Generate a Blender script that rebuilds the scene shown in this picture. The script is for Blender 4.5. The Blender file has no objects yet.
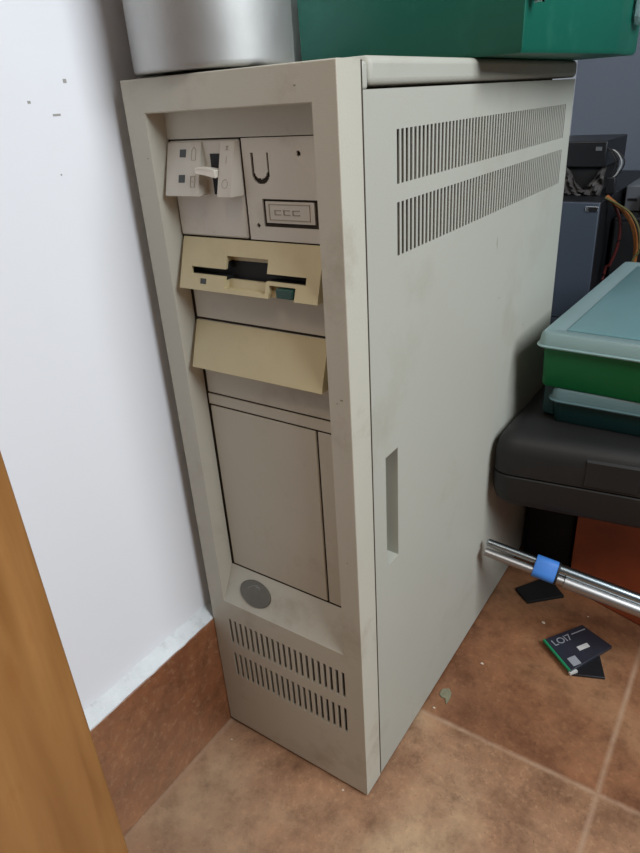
import bpy, bmesh, math, random
from mathutils import Vector, Matrix
random.seed(7)
PI = math.pi
S = bpy.context.scene
COL = S.collection

# ------------------------------------------------------------------ materials
def lin(c):
    return tuple(((x/255)/12.92 if x/255 <= .04045 else ((x/255+.055)/1.055)**2.4) for x in c)

def mat(name, rgb, rough=.5, metal=0., var=.0, vscale=8., bump=0., bscale=60., spec=.5,
        stain=None, stain_amt=0., sscale=5., trans=0., coords='Object', stretch=None, aniso=0.):
    m = bpy.data.materials.new(name); m.use_nodes = True
    nt = m.node_tree; N = nt.nodes; L = nt.links
    b = N['Principled BSDF']
    base = lin(rgb)
    b.inputs['Base Color'].default_value = (*base, 1)
    b.inputs['Roughness'].default_value = rough
    b.inputs['Metallic'].default_value = metal
    b.inputs['Specular IOR Level'].default_value = spec
    b.inputs['Transmission Weight'].default_value = trans
    b.inputs['Anisotropic'].default_value = aniso
    tc = N.new('ShaderNodeTexCoord'); src = tc.outputs[coords]
    if stretch:
        mp = N.new('ShaderNodeMapping'); mp.inputs['Scale'].default_value = stretch
        L.new(src, mp.inputs['Vector']); src = mp.outputs['Vector']
    last = None
    if var > 0:
        n = N.new('ShaderNodeTexNoise'); n.inputs['Scale'].default_value = vscale
        n.inputs['Detail'].default_value = 6; L.new(src, n.inputs['Vector'])
        r = N.new('ShaderNodeValToRGB')
        r.color_ramp.elements[0].position = .3; r.color_ramp.elements[1].position = .7
        r.color_ramp.elements[0].color = (*[x*(1-var) for x in base], 1)
        r.color_ramp.elements[1].color = (*[min(1, x*(1+var)) for x in base], 1)
        L.new(n.outputs['Fac'], r.inputs['Fac']); last = r.outputs['Color']
    if stain:
        n = N.new('ShaderNodeTexNoise'); n.inputs['Scale'].default_value = sscale
        n.inputs['Detail'].default_value = 9; n.inputs['Roughness'].default_value = .68
        L.new(src, n.inputs['Vector'])
        r = N.new('ShaderNodeValToRGB')
        r.color_ramp.elements[0].position = .54; r.color_ramp.elements[0].color = (0, 0, 0, 1)
        r.color_ramp.elements[1].position = .72; r.color_ramp.elements[1].color = (stain_amt,)*3 + (1,)
        L.new(n.outputs['Fac'], r.inputs['Fac'])
        mx = N.new('ShaderNodeMix'); mx.data_type = 'RGBA'
        if last: L.new(last, mx.inputs[6])
        else: mx.inputs[6].default_value = (*base, 1)
        mx.inputs[7].default_value = (*lin(stain), 1)
        L.new(r.outputs['Color'], mx.inputs[0]); last = mx.outputs[2]
    if last: L.new(last, b.inputs['Base Color'])
    if bump > 0:
        n = N.new('ShaderNodeTexNoise'); n.inputs['Scale'].default_value = bscale
        n.inputs['Detail'].default_value = 4; L.new(src, n.inputs['Vector'])
        bp = N.new('ShaderNodeBump'); bp.inputs['Strength'].default_value = bump
        bp.inputs['Distance'].default_value = .002
        L.new(n.outputs['Fac'], bp.inputs['Height']); L.new(bp.outputs['Normal'], b.inputs['Normal'])
    return m

M = {}
M['case'] = mat('beige_painted_panel', (177,176,164), .55, var=.03, vscale=3, bump=.12, bscale=900, stain=(146,136,112), stain_amt=.35, sscale=7)
M['bezel'] = mat('beige_bezel_plastic', (190,186,171), .5, var=.03, vscale=6, bump=.12, bscale=900, stain=(134,116,92), stain_amt=.42, sscale=14)
M['blank'] = mat('beige_inner_plastic', (184,177,160), .5, var=.03, vscale=10, stain=(140,122,98), stain_amt=.3, sscale=22)
M['yellowed'] = mat('yellowed_drive_plastic', (192,178,140), .48, var=.03, vscale=18, stain=(168,150,108), stain_amt=.25, sscale=26)
M['module'] = mat('pale_switch_plastic', (196,190,178), .5, var=.02, vscale=20, stain=(150,138,118), stain_amt=.3, sscale=30)
M['white_plastic'] = mat('white_lever_plastic', (232,228,216), .4)
M['darkgap'] = mat('dark_gap', (48,38,28), .85)
M['inside'] = mat('dark_inside', (66,56,42), .9)
M['black_hole'] = mat('black_slot', (14,14,16), .7)
M['led'] = mat('smoked_lamp_window', (46,49,46), .3)
M['green_button'] = mat('dark_green_button', (30,66,56), .35)
M['badge'] = mat('grey_badge', (100,97,88), .35, metal=.25, var=.12, vscale=90)
M['badge_mark'] = mat('badge_mark', (150,152,148), .3, metal=.5)
M['emboss'] = mat('embossed_lines', (150,140,120), .6)
M['print'] = mat('printed_symbol_grey', (158,150,134), .6)
M['scuff'] = mat('dark_scuff', (136,132,114), .7)
M['wall_nick'] = mat('grey_wall_nick', (162,160,154), .9)
M['rubber'] = mat('black_rubber_foot', (30,28,26), .8)
M['alu'] = mat('worn_aluminium', (176,175,172), .52, metal=.85, var=.16, vscale=22, bump=.12, bscale=45, stretch=(1,1,.6), stain=(120,116,110), stain_amt=.35, sscale=26)
M['green_old'] = mat('dark_green_plastic', (18,98,80), .42, var=.05, vscale=9, spec=.4, stain=(70,140,120), stain_amt=.18, sscale=30)
M['green'] = mat('bright_green_plastic', (2,96,50), .38, var=.04, vscale=14, spec=.35)
M['teal'] = mat('dark_teal_plastic', (16,50,50), .4, var=.08, vscale=14, spec=.4)
M['lid'] = mat('translucent_aqua_plastic', (182,212,212), .33, var=.04, vscale=9, trans=.55)
M['lid_win'] = mat('clear_aqua_plastic', (126,168,172), .3, var=.05, vscale=14, trans=.35)
M['lid2'] = mat('translucent_grey_aqua_plastic', (98,126,130), .38, var=.05, vscale=12, trans=.25)
M['toolcase'] = mat('black_case_plastic', (21,20,20), .58, var=.1, vscale=30, bump=.08, bscale=700)
M['blackmatte'] = mat('matt_black', (16,16,17), .75, var=.2, vscale=30)
M['blackplastic'] = mat('black_plastic', (24,25,28), .4)
M['redbrown'] = mat('reddish_brown_board', (150,72,40), .65, var=.22, vscale=12, stain=(88,42,24), stain_amt=.5, sscale=8)
M['chrome'] = mat('chrome_tube', (168,178,182), .28, metal=1.)
M['chrome2'] = mat('satin_chrome_tube', (176,174,172), .42, metal=1.)
M['blueclip'] = mat('blue_strap', (62,124,205), .55)
M['wood'] = None
M['pcgrey'] = mat('blue_grey_painted_steel', (76,84,96), .45, var=.03, vscale=5)
M['greymetal'] = mat('dull_grey_metal', (112,116,122), .5, metal=.3)
M['plasticbag'] = mat('crumpled_grey_film', (84,80,78), .35, trans=.2)
M['silver'] = mat('silver', (200,202,205), .25, metal=.9)
M['orange_c'] = mat('orange_yellow_wire', (150,90,40), .5)
M['yellow_c'] = mat('yellow_green_wire', (96,90,50), .5)
M['red_c'] = mat('dull_red_wire', (90,34,32), .5)
M['black_c'] = mat('black_wire', (22,22,24), .5)
M['white_c'] = mat('white_wire', (170,170,168), .5)
M['card'] = mat('dark_navy_card', (44,46,56), .4, var=.08, vscale=60)
M['card_under'] = mat('black_card', (20,21,25), .5)
M['card_edge'] = mat('green_card_edge', (30,130,86), .45)
M['card_print'] = mat('pale_grey_print', (148,150,158), .5)
M['card_white'] = mat('white_label_print', (196,196,194), .5)
M['crumb'] = mat('pale_crumb', (205,190,168), .9)
M['leafchip'] = mat('grey_green_chip', (128,126,102), .85, var=.12, vscale=200)
M['mortar'] = mat('painted_mortar', (222,225,225), .8, var=.05, vscale=60, bump=1., bscale=110, stain=(150,146,138), stain_amt=.5, sscale=38)

def wall_mat():
    m = mat('white_plaster', (232,233,236), .8, var=.012, vscale=2.5, bump=.22, bscale=24, stain=(196,194,190), stain_amt=.22, sscale=1.6)
    nt = m.node_tree; N = nt.nodes; L = nt.links; b = N['Principled BSDF']
    return m
M['wall'] = wall_mat()
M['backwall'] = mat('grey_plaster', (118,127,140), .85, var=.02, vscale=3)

def tile_mat(name, cols, grout, gx=None, gy=None, T=.33, gw=.0016, rough=.42, speck=.5, scale=1.):
    """terracotta stoneware tiles with procedural mottling, flecks and grout lines"""
    m = bpy.data.materials.new(name); m.use_nodes = True
    nt = m.node_tree; N = nt.nodes; L = nt.links; b = N['Principled BSDF']
    b.inputs['Roughness'].default_value = rough
    tc = N.new('ShaderNodeTexCoord')
    def noise(sc, det=8, ro=.6, dist=0.):
        n = N.new('ShaderNodeTexNoise'); n.inputs['Scale'].default_value = sc*scale
        n.inputs['Detail'].default_value = det; n.inputs['Roughness'].default_value = ro
        n.inputs['Distortion'].default_value = dist
        L.new(tc.outputs['Object'], n.inputs['Vector']); return n.outputs['Fac']
    def ramp(f, stops):
        r = N.new('ShaderNodeValToRGB'); cr = r.color_ramp
        while len(cr.elements) < len(stops): cr.elements.new(.5)
        for e, (p, c) in zip(cr.elements, stops): e.position = p; e.color = (*c, 1)
        L.new(f, r.inputs['Fac']); return r.outputs['Color']
    def mix(a, c, f, mode='MIX'):
        x = N.new('ShaderNodeMix'); x.data_type = 'RGBA'; x.blend_type = mode
        for s, i in ((a, 6), (c, 7)):
            if isinstance(s, tuple): x.inputs[i].default_value = (*s, 1)
            else: L.new(s, x.inputs[i])
        if isinstance(f, float): x.inputs[0].default_value = f
        else: L.new(f, x.inputs[0])
        return x.outputs[2]
    c0, c1, c2 = [lin(c) for c in cols]
    base = ramp(noise(7, 8, .55, .4), [(.3, c0), (.5, c1), (.72, c2)])
    fleck = ramp(noise(160, 5, .7), [(.52, (0,0,0)), (.7, (speck,)*3)])
    base = mix(base, lin((196,158,122)), fleck)
    dark = ramp(noise(38, 9, .78), [(.52, (0,0,0)), (.72, (.5,)*3)])
    base = mix(base, lin((72,44,28)), dark)
    mott = ramp(noise(26, 12, .75), [(.36, (.62,.58,.54)), (.5, (1.,1.,1.)), (.66, (1.28,1.26,1.22))])
    base = mix(base, mott, .85, 'MULTIPLY')
    pit = ramp(noise(210, 4, .8), [(.60, (0,0,0)), (.70, (.55,)*3)])
    base = mix(base, lin((62,38,24)), pit)
    dust = ramp(noise(2.6, 4, .5), [(.45, (0,0,0)), (.75, (.3,)*3)])
    base = mix(base, lin((176,152,124)), dust)
    if gx is not None:
        sx = N.new('ShaderNodeSeparateXYZ'); L.new(tc.outputs['Object'], sx.inputs['Vector'])
        # next row's tiles are redder; extra darkening paints in the shade beside the tower
        gt = N.new('ShaderNodeMath'); gt.operation = 'GREATER_THAN'; L.new(sx.outputs['Y'], gt.inputs[0]); gt.inputs[1].default_value = gy
        red = mix(base, (.74, .60, .52), 1.0, 'MULTIPLY')
        base = mix(base, red, gt.outputs[0])
        def line(sock, off):
            a = N.new('ShaderNodeMath'); a.operation = 'SUBTRACT'; L.new(sock, a.inputs[0]); a.inputs[1].default_value = off - T/2
            p = N.new('ShaderNodeMath'); p.operation = 'FLOORED_MODULO'; L.new(a.outputs[0], p.inputs[0]); p.inputs[1].default_value = T
            q = N.new('ShaderNodeMath'); q.operation = 'SUBTRACT'; L.new(p.outputs[0], q.inputs[0]); q.inputs[1].default_value = T/2
            w = N.new('ShaderNodeMath'); w.operation = 'ABSOLUTE'; L.new(q.outputs[0], w.inputs[0])
            return w.outputs[0]
        mn = N.new('ShaderNodeMath'); mn.operation = 'MINIMUM'
        L.new(line(sx.outputs['X'], gx), mn.inputs[0]); L.new(line(sx.outputs['Y'], gy), mn.inputs[1])
        g = ramp(mn.outputs[0], [(gw*.85, (1,1,1)), (gw*1.15, (0,0,0))])
        gn = ramp(noise(60, 4), [(.35, (.45,)*3), (.65, (.95,)*3)])
        gf = mix(g, (0.,0.,0.), 0.0); 
        mm = N.new('ShaderNodeMix'); mm.data_type = 'RGBA'; mm.blend_type = 'MULTIPLY'; mm.inputs[0].default_value = 1
        L.new(g, mm.inputs[6]); L.new(gn, mm.inputs[7])
        base = mix(base, lin(grout), mm.outputs[2])
    L.new(base, b.inputs['Base Color'])
    bp = N.new('ShaderNodeBump'); bp.inputs['Strength'].default_value = .45; bp.inputs['Distance'].default_value = .0015
    L.new(noise(50, 6), bp.inputs['Height']); L.new(bp.outputs['Normal'], b.inputs['Normal'])
    return m
M['floor'] = tile_mat('terracotta_floor_tiles', [(128,90,64), (158,120,92), (184,154,122)], (176,144,118), .341, .112, T=.3405, gw=.0009, speck=.4)
M['skirt'] = tile_mat('terracotta_skirting_tiles', [(104,62,40), (134,84,54), (156,104,70)], (190,160,130), rough=.38, speck=.3)

def wood_mat():
    m = bpy.data.materials.new('varnished_pine'); m.use_nodes = True
    nt = m.node_tree; N = nt.nodes; L = nt.links; b = N['Principled BSDF']
    b.inputs['Roughness'].default_value = .38
    tc = N.new('ShaderNodeTexCoord'); mp = N.new('ShaderNodeMapping'); mp.inputs['Scale'].default_value = (6, 6, .55)
    L.new(tc.outputs['Object'], mp.inputs['Vector'])
    n = N.new('ShaderNodeTexNoise'); n.inputs['Scale'].default_value = 6; n.inputs['Detail'].default_value = 5; n.inputs['Distortion'].default_value = 1.2
    L.new(mp.outputs['Vector'], n.inputs['Vector'])
    r = N.new('ShaderNodeValToRGB'); cr = r.color_ramp
    cr.elements[0].position = .3; cr.elements[0].color = (*lin((138,92,46)), 1)
    cr.elements[1].position = .68; cr.elements[1].color = (*lin((166,118,66)), 1)
    L.new(n.outputs['Fac'], r.inputs['Fac'])
    n2 = N.new('ShaderNodeTexNoise'); n2.inputs['Scale'].default_value = 90; n2.inputs['Detail'].default_value = 3
    mp2 = N.new('ShaderNodeMapping'); mp2.inputs['Scale'].default_value = (1, 1, .3); L.new(tc.outputs['Object'], mp2.inputs['Vector']); L.new(mp2.outputs['Vector'], n2.inputs['Vector'])
    r2 = N.new('ShaderNodeValToRGB'); r2.color_ramp.elements[0].position = .6; r2.color_ramp.elements[0].color = (0,0,0,1)
    r2.color_ramp.elements[1].position = .78; r2.color_ramp.elements[1].color = (.4,.4,.4,1); L.new(n2.outputs['Fac'], r2.inputs['Fac'])
    mx = N.new('ShaderNodeMix'); mx.data_type = 'RGBA'; mx.inputs[7].default_value = (*lin((140,80,34)), 1)
    L.new(r.outputs['Color'], mx.inputs[6]); L.new(r2.outputs['Color'], mx.inputs[0]); L.new(mx.outputs[2], b.inputs['Base Color'])
    return m
M['wood'] = wood_mat()

# ------------------------------------------------------------------ helpers
def obj(name, bm, m, parent=None, smooth=False, bevel=0., seg=2, kind=None):
    bmesh.ops.remove_doubles(bm, verts=bm.verts, dist=1e-6)
    bmesh.ops.recalc_face_normals(bm, faces=bm.faces)
    me = bpy.data.meshes.new(name); bm.to_mesh(me); bm.free()
    for k in (m if isinstance(m, (list, tuple)) else [m]): me.materials.append(k)
    if smooth:
        for p in me.polygons: p.use_smooth = True
        me.set_sharp_from_angle(angle=math.radians(38))
    o = bpy.data.objects.new(name, me); COL.objects.link(o)
    if parent is not None:
        o.parent = parent; o.matrix_parent_inverse = parent.matrix_basis.inverted()
    if bevel > 0:
        md = o.modifiers.new('bevel', 'BEVEL'); md.width = bevel; md.segments = seg
        md.limit_method = 'ANGLE'; md.angle_limit = math.radians(40)
        for p in me.polygons: p.use_smooth = True
        me.set_sharp_from_angle(angle=math.radians(75))
    if kind: o['kind'] = kind
    return o
def tag(o, label, cat, group=None):
    o['label'] = label; o['category'] = cat
    if group: o['group'] = group
    return o
def thing(name, label, cat, loc=(0,0,0), group=None):
    o = bpy.data.objects.new(name, None); COL.objects.link(o); o.location = loc
    o.empty_display_size = .02
    return tag(o, label, cat, group)
def face(bm, pts, mi=0):
    f = bm.faces.new([bm.verts.new(p) for p in pts]); f.material_index = mi; return f
def box(bm, x0, x1, y0, y1, z0, z1, mi=0):
    c = [(x,y,z) for x in (x0,x1) for y in (y0,y1) for z in (z0,z1)]
    for q in ((0,1,3,2),(4,6,7,5),(0,4,5,1),(2,3,7,6),(0,2,6,4),(1,5,7,3)): face(bm, [c[i] for i in q], mi)
    return bm
def newbox(*a): return box(bmesh.new(), *a)
def prism(bm, poly, z0, z1, mi=0):
    """horizontal polygon (x,y) extruded z0..z1"""
    face(bm, [(x,y,z0) for x,y in poly][::-1], mi); face(bm, [(x,y,z1) for x,y in poly], mi)
    n = len(poly)
    for i in range(n):
        a, b = poly[i], poly[(i+1)%n]
        face(bm, [(*a,z0),(*b,z0),(*b,z1),(*a,z1)], mi)
    return bm
def loft(bm, rings, cap0=True, cap1=True, mi=0):
    vs = [[bm.verts.new(p) for p in r] for r in rings]
    for a, b in zip(vs, vs[1:]):
        n = len(a)
        for i in range(n):
            f = bm.faces.new((a[i], a[(i+1)%n], b[(i+1)%n], b[i])); f.material_index = mi
    if cap0: f = bm.faces.new(vs[0][::-1]); f.material_index = mi
    if cap1: f = bm.faces.new(vs[-1]); f.material_index = mi
    return bm
def rounded(poly, rads, seg=6):
    """polygon (x,y) with each corner rounded"""
    out = []; n = len(poly)
    for i in range(n):
        p = Vector(poly[i]); a = (Vector(poly[i-1])-p); b = (Vector(poly[(i+1)%n])-p)
        r = rads[i] if isinstance(rads, (list, tuple)) else rads
        r = min(r, a.length*.45, b.length*.45)
        if r <= 0: out.append(tuple(p)); continue
        a = p + a.normalized()*r; b = p + b.normalized()*r
        for k in range(seg+1):
            t = k/seg; q = a*(1-t)**2 + p*2*t*(1-t) + b*t*t; out.append(tuple(q))
    return out
def offset(poly, d):
    """move a CCW polygon's points outward by d (vertex normals)"""
    n = len(poly); out = []
    for i in range(n):
        a, p, b = Vector(poly[i-1]), Vector(poly[i]), Vector(poly[(i+1)%n])
        e1 = (p-a).normalized(); e2 = (b-p).normalized()
        n1 = Vector((e1.y,-e1.x)); n2 = Vector((e2.y,-e2.x)); m = (n1+n2)
        m = m.normalized() / max(.35, m.normalized().dot(n1)); out.append(tuple(p+m*d))
    return out
def ring(poly, rad, o, z, seg=6):
    """corner-rounded outline of poly moved outward by o, at height z"""
    return [(x, y, z) for x, y in rounded(offset(poly, o), max(.0008, rad+o), seg)]
def tube(bm, pts, r, n=10, caps=True, mi=0):
    pts = [Vector(p) for p in pts]; rings = []
    up = Vector((0,0,1))
    for i, p in enumerate(pts):
        t = (pts[min(i+1,len(pts)-1)] - pts[max(i-1,0)]).normalized()
        s = t.cross(up)
        if s.length < .05: s = t.cross(Vector((1,0,0)))
        s.normalize(); w = t.cross(s)
        rr = r[i] if isinstance(r, (list,tuple)) else r
        rings.append([p + (s*math.cos(2*PI*k/n)+w*math.sin(2*PI*k/n))*rr for k in range(n)])
    return loft(bm, rings, caps, caps, mi)
def spline(P, n=10):
    P = [Vector(p) for p in P]; Q = [P[0]*2-P[1]] + P + [P[-1]*2-P[-2]]; out = []
    for i in range(1, len(Q)-2):
        for k in range(n):
            t = k/n; a,b,c,d = Q[i-1:i+3]
            out.append(.5*((2*b)+(c-a)*t+(2*a-5*b+4*c-d)*t*t+(3*b-a-3*c+d)*t**3))
    out.append(P[-1]); return out
def relief(bm, us, vs, depth, P, back=None, mi=lambda u,v,d: 0, wall_mi=0, split=None):
    """Surface of cells; each cell sits at its own depth (None = hole), walls close the steps."""
    nu, nv = len(us)-1, len(vs)-1
    D = [[depth((us[i]+us[i+1])/2, (vs[j]+vs[j+1])/2) for j in range(nv)] for i in range(nu)]
    for i in range(nu):
        for j in range(nv):
            d = D[i][j]
            if d is None: continue
            face(bm, [P(us[i],vs[j],d), P(us[i+1],vs[j],d), P(us[i+1],vs[j+1],d), P(us[i],vs[j+1],d)],
                 mi((us[i]+us[i+1])/2, (vs[j]+vs[j+1])/2, d))
    def wallq(a, b, d0, d1):
        if d0 is None and d1 is None: return
        if d0 is None: d0 = back
        if d1 is None: d1 = back
        if d0 is None or d1 is None or abs(d0-d1) < 1e-7: return
        if split and max(d0,d1) > split[0]:
            lo, hi = min(d0,d1), max(d0,d1); md_ = lo + split[1]
            face(bm, [P(*a,lo), P(*b,lo), P(*b,md_), P(*a,md_)], wall_mi)
            face(bm, [P(*a,md_), P(*b,md_), P(*b,hi), P(*a,hi)], split[2]); return
        face(bm, [P(*a,d0), P(*b,d0), P(*b,d1), P(*a,d1)], wall_mi)
    for i in range(nu+1):
        for j in range(nv):
            l = D[i-1][j] if i > 0 else None; r = D[i][j] if i < nu else None
            wallq((us[i],vs[j]), (us[i],vs[j+1]), l, r)
    for j in range(nv+1):
        for i in range(nu):
            l = D[i][j-1] if j > 0 else None; r = D[i][j] if j < nv else None
            wallq((us[i],vs[j]), (us[i+1],vs[j]), l, r)
    return bm
def cuts(*lists, nd=6):
    return sorted(set(round(x, nd) for l in lists for x in l))
def frange(a, b, step):
    n = max(1, round((b-a)/step)); return [a+(b-a)*i/n for i in range(n+1)]
def text_mesh(name, s, size, M4, m, parent, ext=.0001):
    cu = bpy.data.curves.new(name, 'FONT'); cu.body = s; cu.size = size; cu.extrude = ext
    cu.align_x = 'CENTER'; cu.align_y = 'CENTER'
    t = bpy.data.objects.new(name+'_tmp', cu); COL.objects.link(t)
    bpy.context.view_layer.update()
    me = bpy.data.meshes.new_from_object(t.evaluated_get(bpy.context.evaluated_depsgraph_get()))
    bpy.data.objects.remove(t); me.transform(M4); me.name = name
    me.materials.clear(); me.materials.append(m)
    o = bpy.data.objects.new(name, me); COL.objects.link(o); o.parent = parent
    o.matrix_parent_inverse = parent.matrix_basis.inverted(); return o

# ------------------------------------------------------------------ the room
bm = newbox(-.06, 2.4, -1.6, 1.15, -.06, 0)
obj('floor', bm, M['floor'], kind='structure')
WX = -.014                                          # plaster face of the left wall
obj('wall_left', newbox(WX-.1, WX, -1.6, 1.15, 0, 2.5), M['wall'], kind='structure')
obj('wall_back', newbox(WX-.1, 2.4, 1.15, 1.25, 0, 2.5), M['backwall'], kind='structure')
obj('wall_added_blocker', newbox(.85, .95, .47, 1.15, 0, 2.5), M['backwall'], kind='structure')  # unseen wall, added to keep light off the back corner
obj('ceiling', newbox(WX-.1, 2.5, -1.9, 1.25, 2.5, 2.6), M['wall'], kind='structure')
bm = bmesh.new()
for a, b in ((-1.6,-.9015),(-.9,-.5015),(-.5,-.1715),(-.17,.2485),(.25,.6485),(.65,1.15)):
    box(bm, WX, -.0018, a, b, 0, .1385)
obj('baseboard_left', bm, M['skirt'], bevel=.0012, kind='structure')
for (y, z, a, b) in ((-.0335,.5970,.0024,.0022),(-.0460,.5790,.0055,.0012),(-.0615,.5865,.0020,.0015),(-.050,.545,.001,.001)):
    bm = bmesh.new(); box(bm, WX-.0001, WX+.0003, y, y+a, z, z+b)
    o = obj('nick', bm, M['wall_nick'], bpy.data.objects['wall_left'])
# uneven painted mortar fillet on top of the skirting
bm = bmesh.new(); rings = []
y = -1.6
while y <= 1.15:
    j = random.uniform(-.0006,.0005); k = random.uniform(-.0009,.0009)
    rings.append([(WX,y,.1386),(-.0022+j*.9,y,.1386-max(0,j)*.7),(-.0022+j*.8,y,.1398+j),(-.006,y,.1418+k),(WX,y,.1478+k)]); y += .0075
loft(bm, rings)
obj('trim_1', bm, M['mortar'], smooth=True, kind='structure')

# ------------------------------------------------------------------ computer tower
W, D, H = .1651, .4647, .597
SE = .0243                                           # depth of the bezel
T = thing('computer_tower', 'tall beige vintage computer tower standing on the tiled floor against the white wall', 'computer')

# -- front bezel: skin with two rows of vent slots, recess funnel, rounded rim and sides
r = .0009
Z0 = .003
sx = [.0206 + i*(.1458-.0206)/20 for i in range(21)]; sw = .0015
def in_slots(x): return any(abs(x-c) < sw for c in sx)
op = (.0170, .1483, .1700, .5775)                    # opening at the face
inn = (.0212, .1480, .2060, .5765)                   # recess floor
IY = .0134
rows = ((.1195,.1490),(.0762,.1065))
us = cuts([r-.0014, W-r, op[0], op[1]], [c-sw for c in sx], [c+sw for c in sx])
vs = cuts([Z0+r, H-r, op[2], op[3]], [a for q in rows for a in q])
def dep(x, z):
    if op[0] < x < op[1] and op[2] < z < op[3]: return None
    for a, b in rows:
        if a < z < b and in_slots(x): return None
    return 0.
bm = bmesh.new()
relief(bm, us, vs, dep, lambda u,v,d: (u, d, v), back=.0022)
# remove the thin wall around the opening is harmless; add the funnel
def rect(x0,x1,z0,z1,y): return [(x0,y,z0),(x1,y,z0),(x1,y,z1),(x0,y,z1)]
loft(bm, [rect(*op,0), rect(op[0]+.0006,op[1]-.0004,op[2]+.0012,op[3]-.0006,.0006), rect(*inn,IY)], False, False)
rings = []
for k in range(6):
    a = k/5*PI/2; i = r*(1-math.sin(a)); yy = r*(1-math.cos(a))
    rings.append(rect(i-.0014, W-i, Z0+i, H-i, yy))
rings.append(rect(-.0014, W, Z0, H, SE)); rings.append(rect(.002, W-.002, Z0+.002, H-.002, SE))
loft(bm, rings, False, False)
# upper band of the recess floor
box(bm, inn[0]-.001, inn[1]+.001, IY-.0006, IY+.002, .5606, inn[3]+.001)
bez = obj('front_bezel', bm, M['bezel'], T, smooth=True)

# -- dark chassis seen through slots and gaps
obj('recess_back', newbox(.0225, .1478, .0137, .0147, .2072, .5604), M['darkgap'], T)
bm = newbox(.004, W-.021, .0148, D-.012, .008, H-.006)
obj('chassis', bm, M['inside'], T)

# -- recessed fascia panels
PY = .0126
def panel(name, x0, x1, z0, z1, m, y=PY, bev=.0005):
    return obj(name, newbox(x0, x1, y, IY+.0012, z0, z1), m, T, bevel=bev)
panel('drive_panel', .0245, .1479, .4392, .4640, M['blank'])
panel('drive_panel', .0245, .1479, .3778, .4373, M['blank'])
panel('trim_strip', .0236, .1479, .3674, .3762, M['blank'])
panel('bay_door', .0245, .1262, .2080, .3658, M['blank'], bev=.0008)
panel('narrow_side_panel', .1278, .1479, .2080, .3658, M['blank'], y=PY+.0003)

# -- power switch module
panel('switch_plate', .0222, .0832, .4990, .5596, M['module'], y=PY-.0006, bev=.0014)
bm = bmesh.new()
def wedge(bm, x0, x1, zt, zb, yt, yb, ybk, x1b=None, x0b=None):
    """block whose face slopes outwards towards its bottom"""
    x1b = x1 if x1b is None else x1b; x0b = x0 if x0b is None else x0b
    A = [(x0,yt,zt),(x1,yt,zt),(x1,yb,zb),(x0,yb,zb)]
    B = [(x0b,ybk,zt),(x1b,ybk,zt),(x1b,ybk,zb),(x0b,ybk,zb)]
    face(bm, A); face(bm, B[::-1])
    for i in range(4): face(bm, [A[i], A[(i+1)%4], B[(i+1)%4], B[i]])
wedge(bm, .0224, .0527, .5588, .5262, .0112, .0018, PY)
wedge(bm, .0690, .0806, .5588, .5262, .0112, .0018, PY, x1b=.0836)
obj('switch_housing', bm, M['module'], T, bevel=.0005)
bm = bmesh.new()
box(bm, .0585, .0689, PY-.0009, PY, .5266, .5515)
obj('switch_slot', bm, M['black_hole'], T)
bm = bmesh.new()
A = [(.0535,.0012,.5405),(.0535,.0012,.5440),(.0620,.0002,.5450),(.0686,.0030,.5425),(.0686,.0030,.5375),(.0620,.0010,.5395)]
B = [(.0560,.0125,.5400),(.0560,.0125,.5425),(.0620,.0125,.5430),(.0684,.0125,.5420),(.0684,.0125,.5385),(.0620,.0125,.5392)]
face(bm, A); face(bm, B[::-1])
for i in range(6): face(bm, [A[i],A[(i+1)%6],B[(i+1)%6],B[i]])
o = obj('power_lever', bm, M['white_plastic'], T, bevel=.0004); o['label'] = 'white lever of the power switch'
def ywedge(z): return .0018 + (z-.5262)*(.0112-.0018)/(.5588-.5262)
for zc in (.5522, .5370):
    x = .0372
    bm = bmesh.new()
    P = [(x-.0027,ywedge(zc-.0023)-.0003,zc-.0023),(x+.0027,ywedge(zc-.0023)-.0003,zc-.0023),(x+.0027,ywedge(zc+.0023)-.0003,zc+.0023),(x-.0027,ywedge(zc+.0023)-.0003,zc+.0023)]
    face(bm, P); face(bm, [(a,b+.001,c) for a,b,c in P][::-1])
    for i in range(4): face(bm, [P[i],P[(i+1)%4],(P[(i+1)%4][0],P[(i+1)%4][1]+.001,P[(i+1)%4][2]),(P[i][0],P[i][1]+.001,P[i][2])])
    o = obj('indicator_window', bm, M['led'], T); o['label'] = 'small dark indicator window'
# printed switch symbols: O, tick, and outlines beside the windows
def stroke(pts, w=.00018):
    bm = bmesh.new(); tube(bm, [(x, ywedge(z)-.0001, z) for x, z in pts], w, 5)
    obj('switch_symbol', bm, M['print'], T)
stroke([(.0752+.0024*math.cos(a*PI/10), .5342+.0026*math.sin(a*PI/10)) for a in range(21)])
stroke([(.0752,.5460),(.0752,.5500)]); stroke([(.0740,.5535),(.0764,.5560)]); stroke([(.0764,.5535),(.0740,.5560)])
stroke([(.0752,.5535),(.0752,.5562)])
stroke([(.0452,.5480),(.0452,.5540),(.0470,.5558),(.0488,.5540),(.0488,.5480),(.0452,.5480)])
stroke([(.0452,.5320),(.0490,.5320),(.0490,.5385),(.0452,.5385),(.0452,.5320)]); stroke([(.0462,.5352),(.0480,.5352)])

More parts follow.
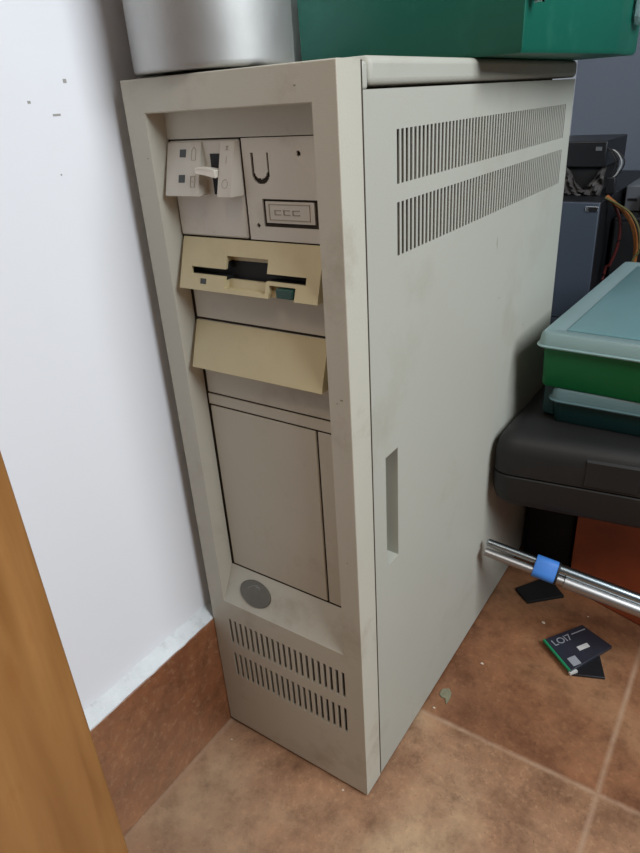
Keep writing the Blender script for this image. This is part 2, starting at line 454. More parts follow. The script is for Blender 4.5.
# -- lock and badge module on the right
def u_depth(x, z):
    cx, zt, zc = .0985, .5518, .5402
    ro, ri = .0071, .0052
    if z > zc:
        if z < zt and ri < abs(x-cx) < ro: return .0042
    else:
        rr = math.hypot(x-cx, (z-zc)); 
        ri2 = math.hypot(x-cx, (z-zc-.0012)*1.0)
        if rr < ro and ri2 > ri-.0003: return .0042
    return 0.
bx = (.0976, .1400, .5075, .5246)
def mod_depth(x, z):
    if u_depth(x, z): return .0042
    if bx[0] < x < bx[1] and bx[2] < z < bx[3]:
        if x < bx[0]+.0021 or x > bx[1]-.0030 or z < bx[2]+.0026 or z > bx[3]-.0015: return .0035
        return .0003
    if math.hypot(x-.1283, z-.5507) < .0016: return .003
    if math.hypot(x-.0927, z-.5082) < .0013: return .003
    return 0.
us = cuts(frange(.0852, .1479, .0007), [bx[0], bx[1], bx[0]+.0021, bx[1]-.0030])
vs = cuts(frange(.4990, .5600, .0007), [bx[2], bx[3], bx[2]+.0026, bx[3]-.0015])
bm = bmesh.new()
relief(bm, us, vs, mod_depth, lambda u,v,d: (u, PY-.0003+d, v), back=.004, mi=lambda u,v,d: 1 if d > .002 else 0, wall_mi=0)
obj('lock_panel', bm, [M['module'], M['darkgap']], T)
bm = bmesh.new()
x0,x1,z0,z1 = .1022,.1338,.5118,.5216; yb = PY-.0001
for q in ((x0,x1,z0,z0+.0004),(x0,x1,z1-.0004,z1),(x0,x0+.0004,z0,z1),(x1-.0004,x1,z0,z1)):
    box(bm, q[0], q[1], yb-.0002, yb+.0003, q[2], q[3])
for a, b in ((.1065,.1115),(.1135,.1185),(.1205,.1260)):
    box(bm, a, b, yb-.0002, yb+.0003, .5150, .5155); box(bm, a, b, yb-.0002, yb+.0003, .5176, .5181)
    box(bm, a, a+.0005, yb-.0002, yb+.0003, .5150, .5181)
obj('embossed_plate', bm, M['emboss'], T)

# -- floppy drive: sloping cream face, slot with finger notches
fz0, fz1 = .4640, .4980
fx0, fx1 = .0238, .1432
def fy(z): return .0004 + (z-fz0)*(.0120-.0004)/(fz1-fz0)
def fdepth(x, z):
    if .0340 < x < .1328 and .4742 < z < .4790: return .016        # disk slot
    if .0655 < x < .1012:                                          # central notch
        if .4718 < z < .4838: return .016
        if .4838 <= z < .4876: return .0065
        if .4664 < z <= .4718: return .0055
    if .1040 < x < .1252 and z < .4722: return .0045               # button recess
    if .0428 < x < .0488 and .4680 < z < .4718: return .0006       # lamp
    return 0.
def fmi(x, z, d):
    if d > .01: return 1
    if abs(d-.0006) < 1e-6: return 2
    return 0
us = cuts([fx0,.0340,.1328,.0655,.1012,.1040,.1252,.0428,.0488,fx1])
vs = cuts([fz0,.4742,.4790,.4718,.4838,.4876,.4664,.4722,.4680,.4718,fz1])
bm = bmesh.new()
relief(bm, us, vs, fdepth, lambda u,v,d: (u, min(fy(v)+d, .01365), v), mi=fmi, wall_mi=0, split=(.010,.0022,1))
# sides, top, bottom
yk = PY
face(bm, [(fx0,fy(fz0),fz0),(fx0,fy(fz1),fz1),(fx0,yk,fz1),(fx0,yk,fz0)])
face(bm, [(fx1,fy(fz0),fz0),(fx1,fy(fz1),fz1),(fx1,yk,fz1),(fx1,yk,fz0)])
face(bm, [(fx0,fy(fz1),fz1),(fx1,fy(fz1),fz1),(fx1,yk,fz1),(fx0,yk,fz1)])
for a, b, dd in ((fx0,.1040,0),(.1040,.1252,.0045),(.1252,fx1,0)):
    face(bm, [(a,fy(fz0)+dd,fz0),(b,fy(fz0)+dd,fz0),(b,yk,fz0),(a,yk,fz0)])
fd = obj('floppy_drive_bezel', bm, [M['yellowed'], M['black_hole'], M['led']], T)
fd['label'] = 'yellowed floppy drive face with black disk slot'
bm = newbox(.1108, .1240, fy(.468)-.0012, fy(.468)+.004, .4648, .4712)
o = obj('eject_button', bm, M['green_button'], fd, bevel=.0007); o['label'] = 'dark green eject button'

# -- blank wedge below
bm = bmesh.new(); wedge(bm, .0240, .1422, .4372, .4030, .0120, .0004, PY)
o = obj('blank_bay_cover', bm, M['yellowed'], T, bevel=.0006); o['label'] = 'plain yellowed bay cover that slopes outwards'

# -- oval badge on the sloping sill
n = Vector((0, -.036, .0134)).normalized(); u = Vector((1,0,0)); v = u.cross(n).normalized()
if v.z < 0: v = -v
cb = Vector((.0518,.0065,.1874))
# plane of the sill: from (y0,z.17) to (y.0134,z.206)
sl = Vector((0,.0134,.036)).normalized(); nn = Vector((0,-.036,.0134)).normalized()
cb = Vector((.0518, 0, .1700)) + sl*.0192
bm = bmesh.new(); rings = []
for rr, h in ((1.0,-.0006),(1.0,.0007),(.97,.0011)):
    rings.append([cb + Vector((1,0,0))*(.0173*rr*math.cos(t*PI/24)) + sl*(.0122*rr*math.sin(t*PI/24)) + nn*h for t in range(48)])
loft(bm, rings)
bd = obj('badge', bm, M['badge'], T); bd['label'] = 'dark grey oval badge'
bm = bmesh.new()
def bpnt(a, b): return cb + Vector((1,0,0))*a + sl*b + nn*.0012
tube(bm, spline([bpnt(-.0085,.0030), bpnt(-.0045,.0062), bpnt(0,.0080), bpnt(.0022,.0085)], 5), [.00018]*10+[.0003]*6, 5)
tube(bm, spline([bpnt(.0005,.0060), bpnt(.003,.0078), bpnt(.0045,.0058)], 5), .0003, 5)
obj('badge_mark', bm, M['badge_mark'], bd)

# -- right side panel with vents and finger pull
PX = W
y0s, y1s = .0262, D
zt = .5818
vr = ((.5274,.5593),(.4822,.5163))
ns = 62; pitch = (.4345-.0675)/(ns-1); hw = .0017
sc = [.0675+pitch*i for i in range(ns)]
hp = (.0448,.0640,.2365,.3380)
us = cuts([y0s, y1s-.004, .0330, hp[0], hp[1]], [c-hw for c in sc], [c+hw for c in sc])
vs = cuts([Z0+.001, zt, hp[2], hp[3]], [a for q in vr for a in q])
def sdep(y, z):
    if hp[0] < y < hp[1] and hp[2] < z < hp[3]: return None
    for a, b in vr:
        if a < z < b and any(abs(y-c) < hw for c in sc): return None
    return 0.
bm = bmesh.new()
relief(bm, us, vs, sdep, lambda u,v,d: (PX-d, u, v), back=.0009)
rings = []
for k in range(6):
    a = k/5*PI/2
    rings.append([(PX-.004*(1-math.cos(a)), y1s-.004*(1-math.sin(a)), Z0+.001),(PX-.004*(1-math.cos(a)), y1s-.004*(1-math.sin(a)), zt)])
for a, b in zip(rings, rings[1:]): face(bm, [a[0],b[0],b[1],a[1]])
# pull pocket
yA,yB,zA,zB = hp; dp = .017
O = [(PX,yA,zA),(PX,yB,zA),(PX,yB,zB),(PX,yA,zB)]; I = [(PX-dp,yA-.006,zA+.002),(PX-dp,yB-.0012,zA+.002),(PX-dp,yB-.0012,zB-.002),(PX-dp,yA-.006,zB-.002)]
for i in range(4): face(bm, [O[i],O[(i+1)%4],I[(i+1)%4],I[i]])
face(bm, I)
sp = obj('side_panel', bm, M['case'], T, smooth=True)
# upright strip between bezel and lid, top lid, left cover, rear
bm = newbox(W-.006, W-.0003, y0s, .0326, zt, H-.0012)
obj('corner_strip', bm, M['case'], T, bevel=.0015)
bm = newbox(.0006, W+.0002, .0336, D, zt+.0014, H+.0018)
obj('top_cover', bm, M['case'], T, bevel=.0042, seg=4)
obj('left_cover', newbox(.0008, .0032, y0s, D-.002, Z0+.001, zt), M['case'], T, bevel=.001)
obj('rear_panel', newbox(.003, W-.0042, D-.0035, D, Z0+.001, zt), M['case'], T)
obj('seam_shade_strip', newbox(.002, W-.0004, .0236, .0266, Z0+.002, H-.0006), M['darkgap'], T)  # dark strip added in place of the shadow inside the bezel seam
for fx in (.02, .135):
    for fyy in (.02, .43):
        bm = bmesh.new(); tube(bm, [(fx+.006,fyy,0),(fx+.006,fyy,.0082)], [.009,.0085], 16)
        obj('foot', bm, M['rubber'], T)
# scuffs: thin marks on the side panel and nicks on the bezel
def mark(pts, w):
    bm = bmesh.new(); pp = [Vector(p) for p in pts]; n = len(pp); L_ = []; R_ = []
    for i, p in enumerate(pp):
        dd = (pp[min(i+1,n-1)]-pp[max(i-1,0)]).normalized(); q = Vector((0, dd.z, -dd.y))*w*(1-.8*abs(2*i/(n-1)-1))
        L_.append(bm.verts.new(p-q)); R_.append(bm.verts.new(p+q))
    for i in range(n-1): bm.faces.new((L_[i],L_[i+1],R_[i+1],R_[i]))
    obj('scuff', bm, M['scuff'], sp)
X = W+.0002
mark(spline([(X,.2570,.4600),(X,.2560,.4540),(X,.2575,.4480)],4), .0004)
mark([(X,.2680,.401),(X,.2705,.400),(X,.2730,.399)], .0004)
mark([(X,.3500,.350),(X,.3510,.3495),(X,.3520,.349)], .0007)
for x, z, w in ((.158,.402,.0009),(.1545,.399,.0005),(.0135,.55,.0005),(.1560,.268,.0005),(.1375,.586,.0007)):
    obj('nick', newbox(x-w, x+w*1.3, -.00012, .0001, z-w*.6, z+w*.6), M['scuff'], bez)

# ------------------------------------------------------------------ aluminium pot on the tower
PT = thing('cooking_pot', 'dull aluminium pot with straight sides on the front of the beige tower top', 'pot', (.0422,.0450,.5989))
R0 = .0525; bm = bmesh.new()
prof = [(0,0),(R0-.0035,0),(R0-.0017,.0003),(R0-.0006,.0009),(R0-.0001,.0020),(R0,.004),(R0,.150),(R0+.0018,.152),(R0+.0018,.154),(R0-.0016,.1545),(R0-.0020,.150),(R0-.0020,.006),(0,.003)]
rings = []
cx, cy, cz = PT.location
for rr, zz in prof[1:-1]:
    rings.append([(cx+rr*math.cos(t*PI/48), cy+rr*math.sin(t*PI/48), cz+zz) for t in range(96)])
loft(bm, rings)
obj('pot_body', bm, M['alu'], PT, smooth=True)
for sgn in (-1, 1):
    bm = bmesh.new(); a0 = .5
    d = Vector((math.cos(a0+PI/2), math.sin(a0+PI/2), 0))*sgn; s = Vector((-d.y, d.x, 0)); c0 = Vector((cx,cy,cz+.125))
    tube(bm, spline([c0+d*(R0-.001)-s*.022, c0+d*(R0+.014)-s*.018, c0+d*(R0+.016)+s*.018, c0+d*(R0-.001)+s*.022], 6), .0032, 8)
    # only where it clears the wall
    if sgn == 1 or True:
        obj('pot_handle', bm, M['alu'], PT, smooth=True)

# ------------------------------------------------------------------ organiser boxes
def organiser(name, label, poly, z0, zh, lidh, m_body, m_lid, lip=.006, inset=.016, rad=.006, latches=(), draft=.0015, group=None, m_win=None):
    cxm = sum(p[0] for p in poly)/len(poly); cym = sum(p[1] for p in poly)/len(poly)
    t = thing(name, label, 'storage box', (cxm, cym, z0), group)
    g = lambda o, z: ring(poly, rad, o, z)
    bm = bmesh.new()
    loft(bm, [g(-draft-.002,z0), g(-draft,z0+.003), g(0,zh), g(-.0004,zh+lidh*.62), g(-.002,zh+lidh*.62), g(-.004,z0+.003)])
    obj('box_body', bm, m_body, t, smooth=True)
    bm = bmesh.new()
    loft(bm, [g(.0008,zh-.0035), g(lip,zh-.0035), g(lip+.0006,zh-.0022), g(lip-.0015,zh-.0012),
              g(lip-.0032,zh+lidh-.0022), g(lip-.0055,zh+lidh), g(-inset*.55,zh+lidh), g(-inset*.8,zh+lidh-.0022),
              g(-inset*.9,zh+lidh-.0022), g(-inset*.9,zh+lidh-.0034), g(-inset*.5,zh+lidh-.0034)], True, True)
    ld = obj('box_lid', bm, m_lid, t, smooth=True)
    bm = bmesh.new(); loft(bm, [g(-inset*.9-.0002,zh+lidh-.0030), g(-inset*.9-.0004,zh+lidh-.0012), g(-inset*.9-.0022,zh+lidh-.0002)])
    obj('lid_window', bm, m_win or m_lid, ld, smooth=True)
    for (x, y, dx, dy, w, zz0, zz1) in latches:
        d = Vector((dx,dy,0)).normalized(); s = Vector((-d.y,d.x,0)); c = Vector((x,y,0))
        bm = bmesh.new(); pts = [(-w/2,zz1),(w/2,zz1),(w/2,zz0+.006),(w/2-.006,zz0),(-w/2+.006,zz0),(-w/2,zz0+.006)]
        A = [c+s*a+d*.001+Vector((0,0,z)) for a,z in pts]; B = [c+s*a+d*.0065+Vector((0,0,z)) for a,z in pts]
        face(bm, A[::-1]); face(bm, B)
        for i in range(6): face(bm, [A[i],A[(i+1)%6],B[(i+1)%6],B[i]])
        obj('latch', bm, m_lid, t, bevel=.001)
    return t
# big old green box on top of the tower
C1 = Vector((.2009,.1833)); B1 = Vector((.2233,.3700)); E1 = Vector((.2215,.4634))
back = Vector((-.993,.119))
polyT = [tuple(C1), tuple(B1), tuple(E1), tuple(E1+Vector((-.205,.0245))), tuple(C1+back*.207)]
zT = H+.0020
top = organiser('organiser_box', 'large dark green plastic box on top of the computer tower beside the pot', polyT, zT, zT+.0640, .012,
                M['green_old'], M['lid'], lip=.004, rad=.0025,
                latches=((.2228,.4300,1,.02,.036,zT+.0235,zT+.066),(.2040,.1900,1,-.12,.010,zT+.0290,zT+.066)), draft=.0012)
bm = bmesh.new()
tube(bm, [(.2298,.430,zT+.0375),(.2304,.430,zT+.0375)], .0035, 12)
lt = [o for o in COL.objects if o.name.startswith('latch')][0]
obj('latch_hole', bm, M['black_hole'], lt)

# stack at the right: case, dark teal box, green box
CZ0, CZ1 = .1680, .2560
cp = [(.1672,.2640),(.62,.325),(.62,.60),(.1672,.60)]
t = thing('tool_case', 'black plastic tool case under the two stacked green boxes', 'case', (.39,.45,CZ0))
def cring(z, o): return ring(cp, .027, o, z, 8)
bm = bmesh.new()
loft(bm, [cring(CZ0,-.022), cring(CZ0+.003,-.010), cring(CZ0+.010,-.003), cring(CZ0+.020,0), cring(.2095,0), cring(.2105,-.0012)])
obj('case_base', bm, M['toolcase'], t, smooth=True)
bm = bmesh.new()
loft(bm, [cring(.2118,-.0012), cring(.2128,0), cring(.2360,-.0005), cring(.2470,-.004), cring(.2530,-.010), cring(CZ1,-.020)])
cl = obj('case_lid', bm, M['toolcase'], t, smooth=True)
bm = bmesh.new(); loft(bm, [cring(.2100,-.0035), cring(.2122,-.0035)])
obj('case_seam', bm, M['black_hole'], t)
def cfront(x): return .2640 + (x-.1672)*(.325-.2640)/(.62-.1672)
for xx in (.262, .345, .43):
    bm = bmesh.new(); yy = cfront(xx)
    wb = [(xx,yy+.003,.2150),(xx+.05,yy+.0098,.2150),(xx+.05,yy+.0098,.2440),(xx,yy+.003,.2440)]
    wf = [(xx+.001,yy-.0012,.2160),(xx+.049,yy+.0053,.2160),(xx+.049,yy+.0070,.2420),(xx+.001,yy+.0005,.2420)]
    face(bm, wf); face(bm, wb[::-1])
    for i in range(4): face(bm, [wf[i],wf[(i+1)%4],wb[(i+1)%4],wb[i]])
    obj('raised_rib', bm, M['toolcase'], cl)

rot = lambda p, a, c: (c[0]+(p[0]-c[0])*math.cos(a)-(p[1]-c[1])*math.sin(a), c[1]+(p[0]-c[0])*math.sin(a)+(p[1]-c[1])*math.cos(a))
# lower, dark teal box with grey translucent lid
org = (.2110,.3230)
pl = [rot(p, math.radians(.5), org) for p in [(.2110,.3230),(.415,.3230),(.415,.62),(.2110,.62)]]
low = organiser('organiser_box', 'dark teal plastic box with cloudy grey lid between the black case and the green box', pl, CZ1, .2845, .0100,
                M['teal'], M['lid2'], lip=.0045, rad=.010, draft=.002)
bm = bmesh.new(); prism(bm, rounded([(.1985,.3360),(.2125,.3330),(.2125,.60),(.1985,.60)], .003), CZ1+.004, .2935)
obj('hinge_strip', bm, M['teal'], low, smooth=True)
for i, xx in enumerate((.3250,)):
    bm = newbox(xx, xx+.03, .3185, .3240, CZ1+.008, .2800); obj('latch', bm, M['teal'], low, bevel=.002)
# upper, bright green box with aqua lid
org = (.1998,.3230)
pl = [rot(p, math.radians(-2.2), org) for p in [(.1965,.3230),(.405,.3230),(.405,.652),(.1965,.652)]]
up = organiser('organiser_box', 'bright green plastic box with translucent aqua lid, uppermost of the stack on the black case', pl, .2950, .3430, .0115,
               M['green'], M['lid'], lip=.0068, rad=.006, inset=.019, draft=.0012, m_win=M['lid_win'])

# reddish brown box and dark things below the case
a = math.radians(-17); o0 = (.2420,.3790)
pb = [rot(p, a, o0) for p in [(.2420,.3790),(.3970,.3790),(.3970,.5590),(.2420,.5590)]]
t = thing('storage_crate', 'reddish brown box on the floor holding up the black tool case', 'box', (.37,.43,0))
bm = bmesh.new(); prism(bm, pb, 0.0, .158); obj('crate_body', bm, M['redbrown'], t, bevel=.002)
bm = bmesh.new(); prism(bm, offset(pb, .0012), .1582, .1676); obj('crate_top', bm, M['redbrown'], t, bevel=.002)
bm = bmesh.new(); prism(bm, rounded([(.170,.420),(.236,.408),(.236,.60),(.170,.60)], .008), 0, .1672)
t = thing('black_bag', 'black soft bag in the dark gap behind the chrome pole', 'bag', (.20,.5,0))
obj('bag_body', bm, M['blackmatte'], t, smooth=True)
bm = bmesh.new()
tube(bm, spline([(.216,.408,.125),(.219,.4065,.131),(.224,.405,.128)], 4), .0022, 6)
tube(bm, spline([(.228,.4062,.095),(.232,.4050,.101),(.231,.4055,.106)], 4), .0016, 6)
obj('bag_buckle', bm, M['greymetal'], t)

# ------------------------------------------------------------------ chrome pole with blue strap
t = thing('telescopic_pole', 'shiny twin metal tube with a blue strap leaning against the side of the tower', 'pole', (.1675,.266,.1135))
A = Vector((.1700,.2580,.1190)); Bq = Vector((.3325,.2842,.0850)); dirp = (Bq-A).normalized(); 
L_end = A + dirp*.50
camC = Vector((.3706,-.3236,.578))
side = dirp.cross((camC-(A+Bq)/2).normalized()).normalized()
if side.z < 0: side = -side                          # upwards in the view
clip = A + dirp*.073
ru, rl = .0051, .0057
up_o, lo_o = side*.0054, side*-.0057
bm = bmesh.new(); tube(bm, [A+up_o+dirp*.002, A+up_o+dirp*.004, clip+up_o], [.0022,ru*.82,ru*.82], 20); 
obj('inner_tube', bm, M['chrome'], t, smooth=True)
bm = bmesh.new(); tube(bm, [A+lo_o+dirp*.004, clip+lo_o], [rl*.8, rl*.85], 20); obj('inner_tube', bm, M['chrome2'], t, smooth=True)
bm = bmesh.new(); tube(bm, [clip+up_o, L_end+up_o], ru*1.18, 24); obj('outer_tube', bm, M['chrome'], t, smooth=True)
bm = bmesh.new(); tube(bm, [clip+lo_o+dirp*.018, clip+lo_o+dirp*.0185, L_end+lo_o], [rl*.9,rl*1.2,rl*1.2], 24); obj('outer_tube', bm, M['chrome2'], t, smooth=True)
bm = bmesh.new(); tube(bm, [clip+lo_o-dirp*.002, clip+lo_o+dirp*.019], rl*.88, 20); obj('joint', bm, M['chrome2'], t, smooth=True)
# strap: stadium around both tubes
nrm = dirp.cross(side).normalized()
def stadium(c, r, h, n=10):
    out = []
    for k in range(n+1):
        a = PI*k/n; out.append(c + side*(h + r*math.sin(a)) + nrm*(r*math.cos(a)))
    for k in range(n+1):
        a = PI+PI*k/n; out.append(c + side*(-h + r*math.sin(a)) + nrm*(r*math.cos(a)))
    return out
c0 = clip - dirp*.0135
bm = bmesh.new(); loft(bm, [stadium(c0+dirp*d, q, .0057) for d, q in ((-.002,.0062),(-.0012,.0068),(.0210,.0068),(.0218,.0062))])
o = obj('strap', bm, M['blueclip'], t, smooth=True); o['label'] = 'blue strap around the tubes'
bm = bmesh.new(); loft(bm, [stadium(c0+dirp*d, .0069, .0057) for d in (.0219,.0240)])
obj('strap_edge', bm, M['blackplastic'], t, smooth=True)

# ------------------------------------------------------------------ small things on the floor
def slab(name, label, cat, P4, z0, th, m, group=None):
    t = thing(name, label, cat, (sum(p[0] for p in P4)/4, sum(p[1] for p in P4)/4, z0), group)
    bm = bmesh.new(); prism(bm, P4, z0, z0+th); obj('card_body', bm, m, t, bevel=.0006); return t
K = [(.2495,.2690),(.2850,.2360),(.3125,.2950),(.2775,.3110)]
K = [(.2450,.2660),(.2835,.2345),(.3135,.2950),(.2765,.3125)]
Ku = [(.2520,.2800),(.2990,.2260),(.3170,.2520),(.2690,.3000)]
Ku = [(.2560,.2870),(.2865,.2365),(.3170,.2490),(.2990,.2920)]
slab('device_card', 'black card lying underneath the printed navy card on the floor', 'card', Ku, 0, .0030, M['card_under'])
t = slab('printed_card', 'dark navy printed card with a green edge on the floor tiles', 'card', K, .0032, .0042, M['card'])
k = [Vector((*p, .0074)) for p in K]
e = (k[1]-k[0]).normalized(); f = (k[3]-k[0]).normalized(); w = (k[1]-k[0]).length; h = (k[3]-k[0]).length
nrm2 = Vector((0,0,1))
def kp(a, b, z=0): return k[0] + (k[1]-k[0])*a + (k[3]-k[0])*b + Vector((0,0,z))
bm = bmesh.new()
A4 = [kp(.0,-.008,.0002), kp(.97,-.008,.0002), kp(.97,.035,.0002), kp(.0,.035,.0002)]
prism_pts = [(p.x,p.y) for p in A4]; prism(bm, prism_pts, .0048, .0077)
o = obj('green_edge', bm, M['card_edge'], t); o['label'] = 'green edge strip'
bm = bmesh.new(); prism(bm, [(p.x,p.y) for p in (kp(.97,-.012),kp(1.03,-.012),kp(1.04,.16),kp(.985,.16))], .0034, .0062)
obj('white_tip', bm, M['card_white'], t)
bm = bmesh.new(); prism(bm, [(p.x,p.y) for p in (kp(.68,.14),kp(.92,.14),kp(.92,.33),kp(.68,.33))], .0073, .0077)
obj('pale_square', bm, M['card_print'], t)
bm = bmesh.new(); prism(bm, [(p.x,p.y) for p in (kp(.50,.50),kp(.62,.50),kp(.62,.76),kp(.50,.76))], .0073, .0077)
obj('white_label', bm, M['card_white'], t)
bm = bmesh.new(); prism(bm, [(p.x,p.y) for p in (kp(.13,.62),kp(.155,.62),kp(.155,.97),kp(.13,.97))], .0073, .0077)
obj('fine_print', bm, M['card_print'], t)
# lettering runs along the left-hand side, read from the green edge inwards
ex = (k[3]-k[0]).normalized(); ez = Vector((0,0,1)); ey = ez.cross(ex).normalized()
Mt = Matrix.Translation(kp(.20,.34,.0003)) @ Matrix(((ex.x,ey.x,ez.x,0),(ex.y,ey.y,ez.y,0),(ex.z,ey.z,ez.z,0),(0,0,0,1)))
text_mesh('card_lettering', 'LOI7', .0125, Mt, M['card_print'], t)

slab('floor_card', 'flat black square of plastic on the floor below the chrome pole', 'card', [(.1872,.3400),(.2085,.3225),(.2440,.3560),(.2160,.3840)], 0, .004, M['blackmatte'])
bm = bmesh.new(); P = [(.1735,.1455),(.1738,.1370),(.1790,.1340),(.1850,.1330),(.1900,.1275),(.1875,.1390),(.1845,.1455),(.1800,.1500)]
P = [(.1728,.1480),(.1730,.1400),(.1770,.1375),(.1805,.1385),(.1845,.1315),(.1850,.1400),(.1835,.1480),(.1790,.1520)]
prism(bm, P, 0, .0012)
tag(obj('paint_chip', bm, M['leafchip']), 'grey-green flat chip on the floor close to the tower side', 'chip')
crumbs = [(.2352,.3000,.0024,'white crumb on the tile behind the printed navy card'),
          (.1962,.2032,.0018,'white crumb on the tile between the tower side and the printed card'),
          (.1753,.1216,.0015,'tiny white crumb at the tower side where the tile joint starts'),
          (.2779,.3370,.0012,'tiny crumb on the floor in front of the reddish brown box'),
          (.0160,-.0190,.0012,'tiny white crumb by the front left bottom corner of the tower'),
          (.1420,-.0060,.0014,'pale crumb under the front right bottom corner of the tower')]
for x, y, s, lb in crumbs:
    bm = bmesh.new()
    bmesh.ops.create_icosphere(bm, subdivisions=1, radius=s)
    for v in bm.verts:
        v.co = Vector((v.co.x*random.uniform(.8,1.4), v.co.y*random.uniform(.6,1.), v.co.z*.4*random.uniform(.8,1.2)))
    zm = min(v.co.z for v in bm.verts)
    for v in bm.verts: v.co += Vector((x, y, -zm))
    tag(obj('crumb', bm, M['crumb']), lb, 'crumb')

# ------------------------------------------------------------------ wooden cabinet at the left edge
t = thing('wooden_cabinet', 'varnished orange pine cabinet side at the left, in front of the white wall', 'cabinet', (.05,-.45,0))
ck = [(.0006,-.199),(.0006,-.80),(.1125,-.80),(.1125,-.2005)]
bm = bmesh.new(); prism(bm, rounded([(.1125,-.80),(.1125,-.199),(.0006,-.199),(.0006,-.80)], .004, 4), .0, .47); prism(bm, rounded([(.1125,-.80),(.1125,-.199),(.0006,-.199),(.0006,-.80)], .004, 4), .47, 1.1)
bmesh.ops.remove_doubles(bm, verts=bm.verts, dist=1e-6)
obj('side_board', bm, M['wood'], t, smooth=True)

# ------------------------------------------------------------------ far corner: computer case and parts
t = thing('computer_case', 'blue-grey metal computer case standing behind the beige tower', 'computer', (.07,.9,0))
obj('case_shell', newbox(-.004, .1515, .722, 1.12, 0, .4215), M['blackplastic'], t, bevel=.002)
obj('front_panel', newbox(-.004, .1510, .7165, .7215, .245, .4205), M['pcgrey'], t, bevel=.001)
obj('front_panel', newbox(-.004, .1500, .7165, .7215, .004, .2435), M['pcgrey'], t, bevel=.001)
bm = newbox(.132, .1500, .7150, .7166, .4085, .4160); lk = obj('latch', bm, M['silver'], t, bevel=.001)
obj('latch_hole', newbox(.1365, .1494, .7142, .7151, .4095, .4145), M['black_hole'], lk)
t = thing('power_supply', 'black power supply unit with looping wires on top of the blue-grey computer case', 'power supply', (.07,.86,.4217))
obj('unit_body', newbox(.004, .1340, .800, .94, .4600, .4975), M['blackplastic'], t, bevel=.002)
obj('unit_cage', newbox(.010, .1260, .806, .935, .4218, .4600), M['blackmatte'], t, bevel=.002)
bm = newbox(.1180, .1270, .7988, .8001, .4840, .4895); obj('connector', bm, M['silver'], t)
for i, (mm, off) in enumerate((('black_c',0),('white_c',.004),('black_c',.008),('black_c',-.004))):
    bm = bmesh.new()
    tube(bm, spline([(.128,.805,.486-off*.3),(.142+off,.80,.484-off*.2),(.1535+off,.797,.468),(.150+off*.8,.796,.452),(.146+off*.5,.796,.446)], 7), .0011, 6)
    obj('wire', bm, M[mm], t, smooth=True)
obj('plug', newbox(.1400, .1535, .790, .802, .4225, .4470), M['blackplastic'], t, bevel=.0015)
# crumpled grey film in front of the unit
bm = bmesh.new()
NX, NZ = 16, 10
G = [[None]*(NZ+1) for _ in range(NX+1)]
for i in range(NX+1):
    for j in range(NZ+1):
        G[i][j] = bm.verts.new((.060+.077*i/NX, .780+.012*math.sin(i*1.9+j)*.5+random.uniform(-.004,.004)+.016*j/NZ, .4222+.040*j/NZ*(0.6+.4*math.sin(i*.5))))
for i in range(NX):
    for j in range(NZ): bm.faces.new((G[i][j],G[i+1][j],G[i+1][j+1],G[i][j+1]))
o = obj('plastic_bag', bm, M['plasticbag'], smooth=True); md = o.modifiers.new('t','SOLIDIFY'); md.thickness = .0008
tag(o, 'crumpled greyish plastic bag on the computer case in front of the black power supply', 'bag')
t = thing('computer_case', 'black computer case beside the blue-grey one in the dark corner', 'computer', (.26,.95,0))
obj('case_shell', newbox(.1560, .3300, .805, 1.12, 0, .3870), M['blackplastic'], t, bevel=.003)
obj('front_panel', newbox(.1600, .3260, .799, .8045, .006, .3800), M['blackmatte'], t, bevel=.001)
t = thing('metal_box', 'small grey metal box with a slot on the black computer case', 'box', (.16,.9,.387))
obj('box_shell', newbox(.1420+.016, .1830, .86, .96, .3872, .4270), M['greymetal'], t, bevel=.002)
obj('slot', newbox(.1625, .1765, .8588, .8602, .4040, .4075), M['black_hole'], t)
obj('power_adapter', newbox(.1860, .235, .84, .93, .3872, .4180), M['blackplastic'], bevel=.003)
tag(bpy.data.objects['power_adapter'], 'black power adapter to the right of the small grey metal box', 'adapter')
def cable(lb, pts, r, m):
    bm = bmesh.new(); tube(bm, spline(pts, 9), r, 8); tag(obj('cable', bm, m, smooth=True), lb, 'cable')
cable('thick orange cable arching beside the blue-grey computer case', [(.150,.760,.4235),(.166,.757,.413),(.178,.753,.405),(.192,.752,.387),(.200,.752,.365),(.203,.753,.33),(.2,.755,.2),(.2,.755,.003)], .0032, M['orange_c'])
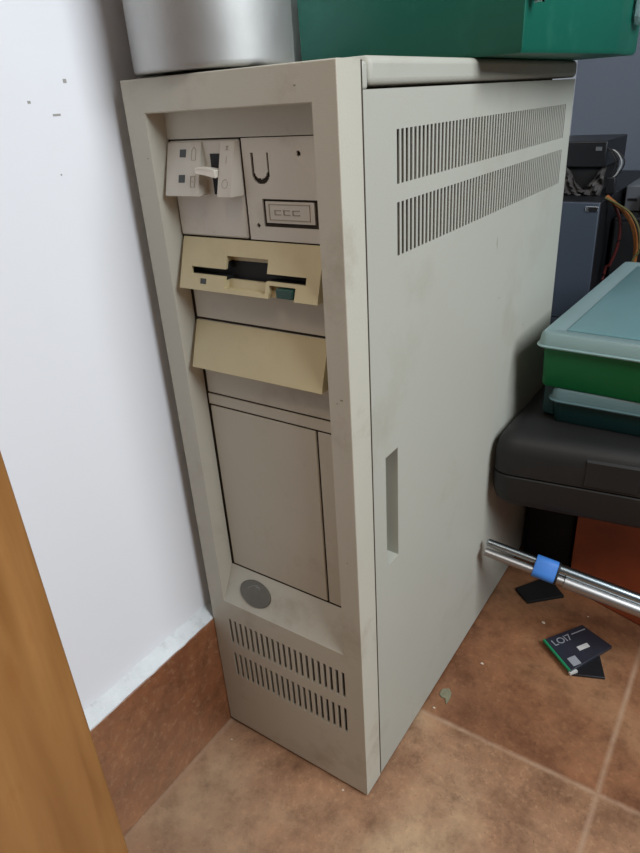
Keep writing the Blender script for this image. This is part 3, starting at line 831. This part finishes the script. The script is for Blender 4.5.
cable('thin yellow-green cable outside the orange one', [(.150,.752,.4230),(.172,.748,.4135),(.190,.746,.402),(.204,.745,.380),(.208,.745,.350),(.2,.745,.325),(.19,.747,.2),(.19,.747,.003)], .0017, M['yellow_c'])
cable('dull red cable hanging left of the orange one', [(.150,.768,.4238),(.164,.764,.408),(.174,.762,.385),(.175,.762,.355),(.168,.762,.325),(.160,.764,.30),(.165,.764,.15),(.165,.764,.003)], .0024, M['red_c'])

# ------------------------------------------------------------------ light
w = bpy.data.worlds.new('room_air'); S.world = w; w.use_nodes = True
bg = w.node_tree.nodes['Background']; bg.inputs[0].default_value = (.86,.91,1.,1); bg.inputs[1].default_value = .06
def area(name, loc, target, size, sy, energy, col):
    l = bpy.data.lights.new(name, 'AREA'); l.shape = 'RECTANGLE'; l.size = size; l.size_y = sy; l.energy = energy; l.color = col
    o = bpy.data.objects.new(name, l); COL.objects.link(o); o.location = loc
    d = (Vector(target)-Vector(loc)).normalized(); o.rotation_euler = d.to_track_quat('-Z','Y').to_euler(); return o
area('window_light', (1.30,-.04,1.25), (.0,.0,.40), .75, .75, 24, (.87,.94,1.))
area('added_front_fill', (.35,-1.15,2.25), (.1,0,.35), .5, .5, 9, (1.,.85,.70))  # added warm fill for the tower front, standing in for bounced light

# ------------------------------------------------------------------ camera
cam = bpy.data.cameras.new('camera'); co = bpy.data.objects.new('camera', cam); COL.objects.link(co); S.camera = co
RR = ((.82928726,.5556066,-.05986606),(.20535692,-.4026271,-.89203136),(-.51972222,.72745633,-.44799119))
m4 = Matrix(((RR[0][0],-RR[1][0],-RR[2][0],.37060459),(RR[0][1],-RR[1][1],-RR[2][1],-.3235885),(RR[0][2],-RR[1][2],-RR[2][2],.57804774),(0,0,0,1)))
co.matrix_world = m4
cam.sensor_fit = 'AUTO'; cam.sensor_width = 36; cam.lens = 650.11*36/853; cam.clip_start = .01
S.view_settings.view_transform = 'Standard'; S.view_settings.look = 'None'; S.view_settings.gamma = 1
S.view_settings.use_curve_mapping = False; S.view_settings.exposure = 0
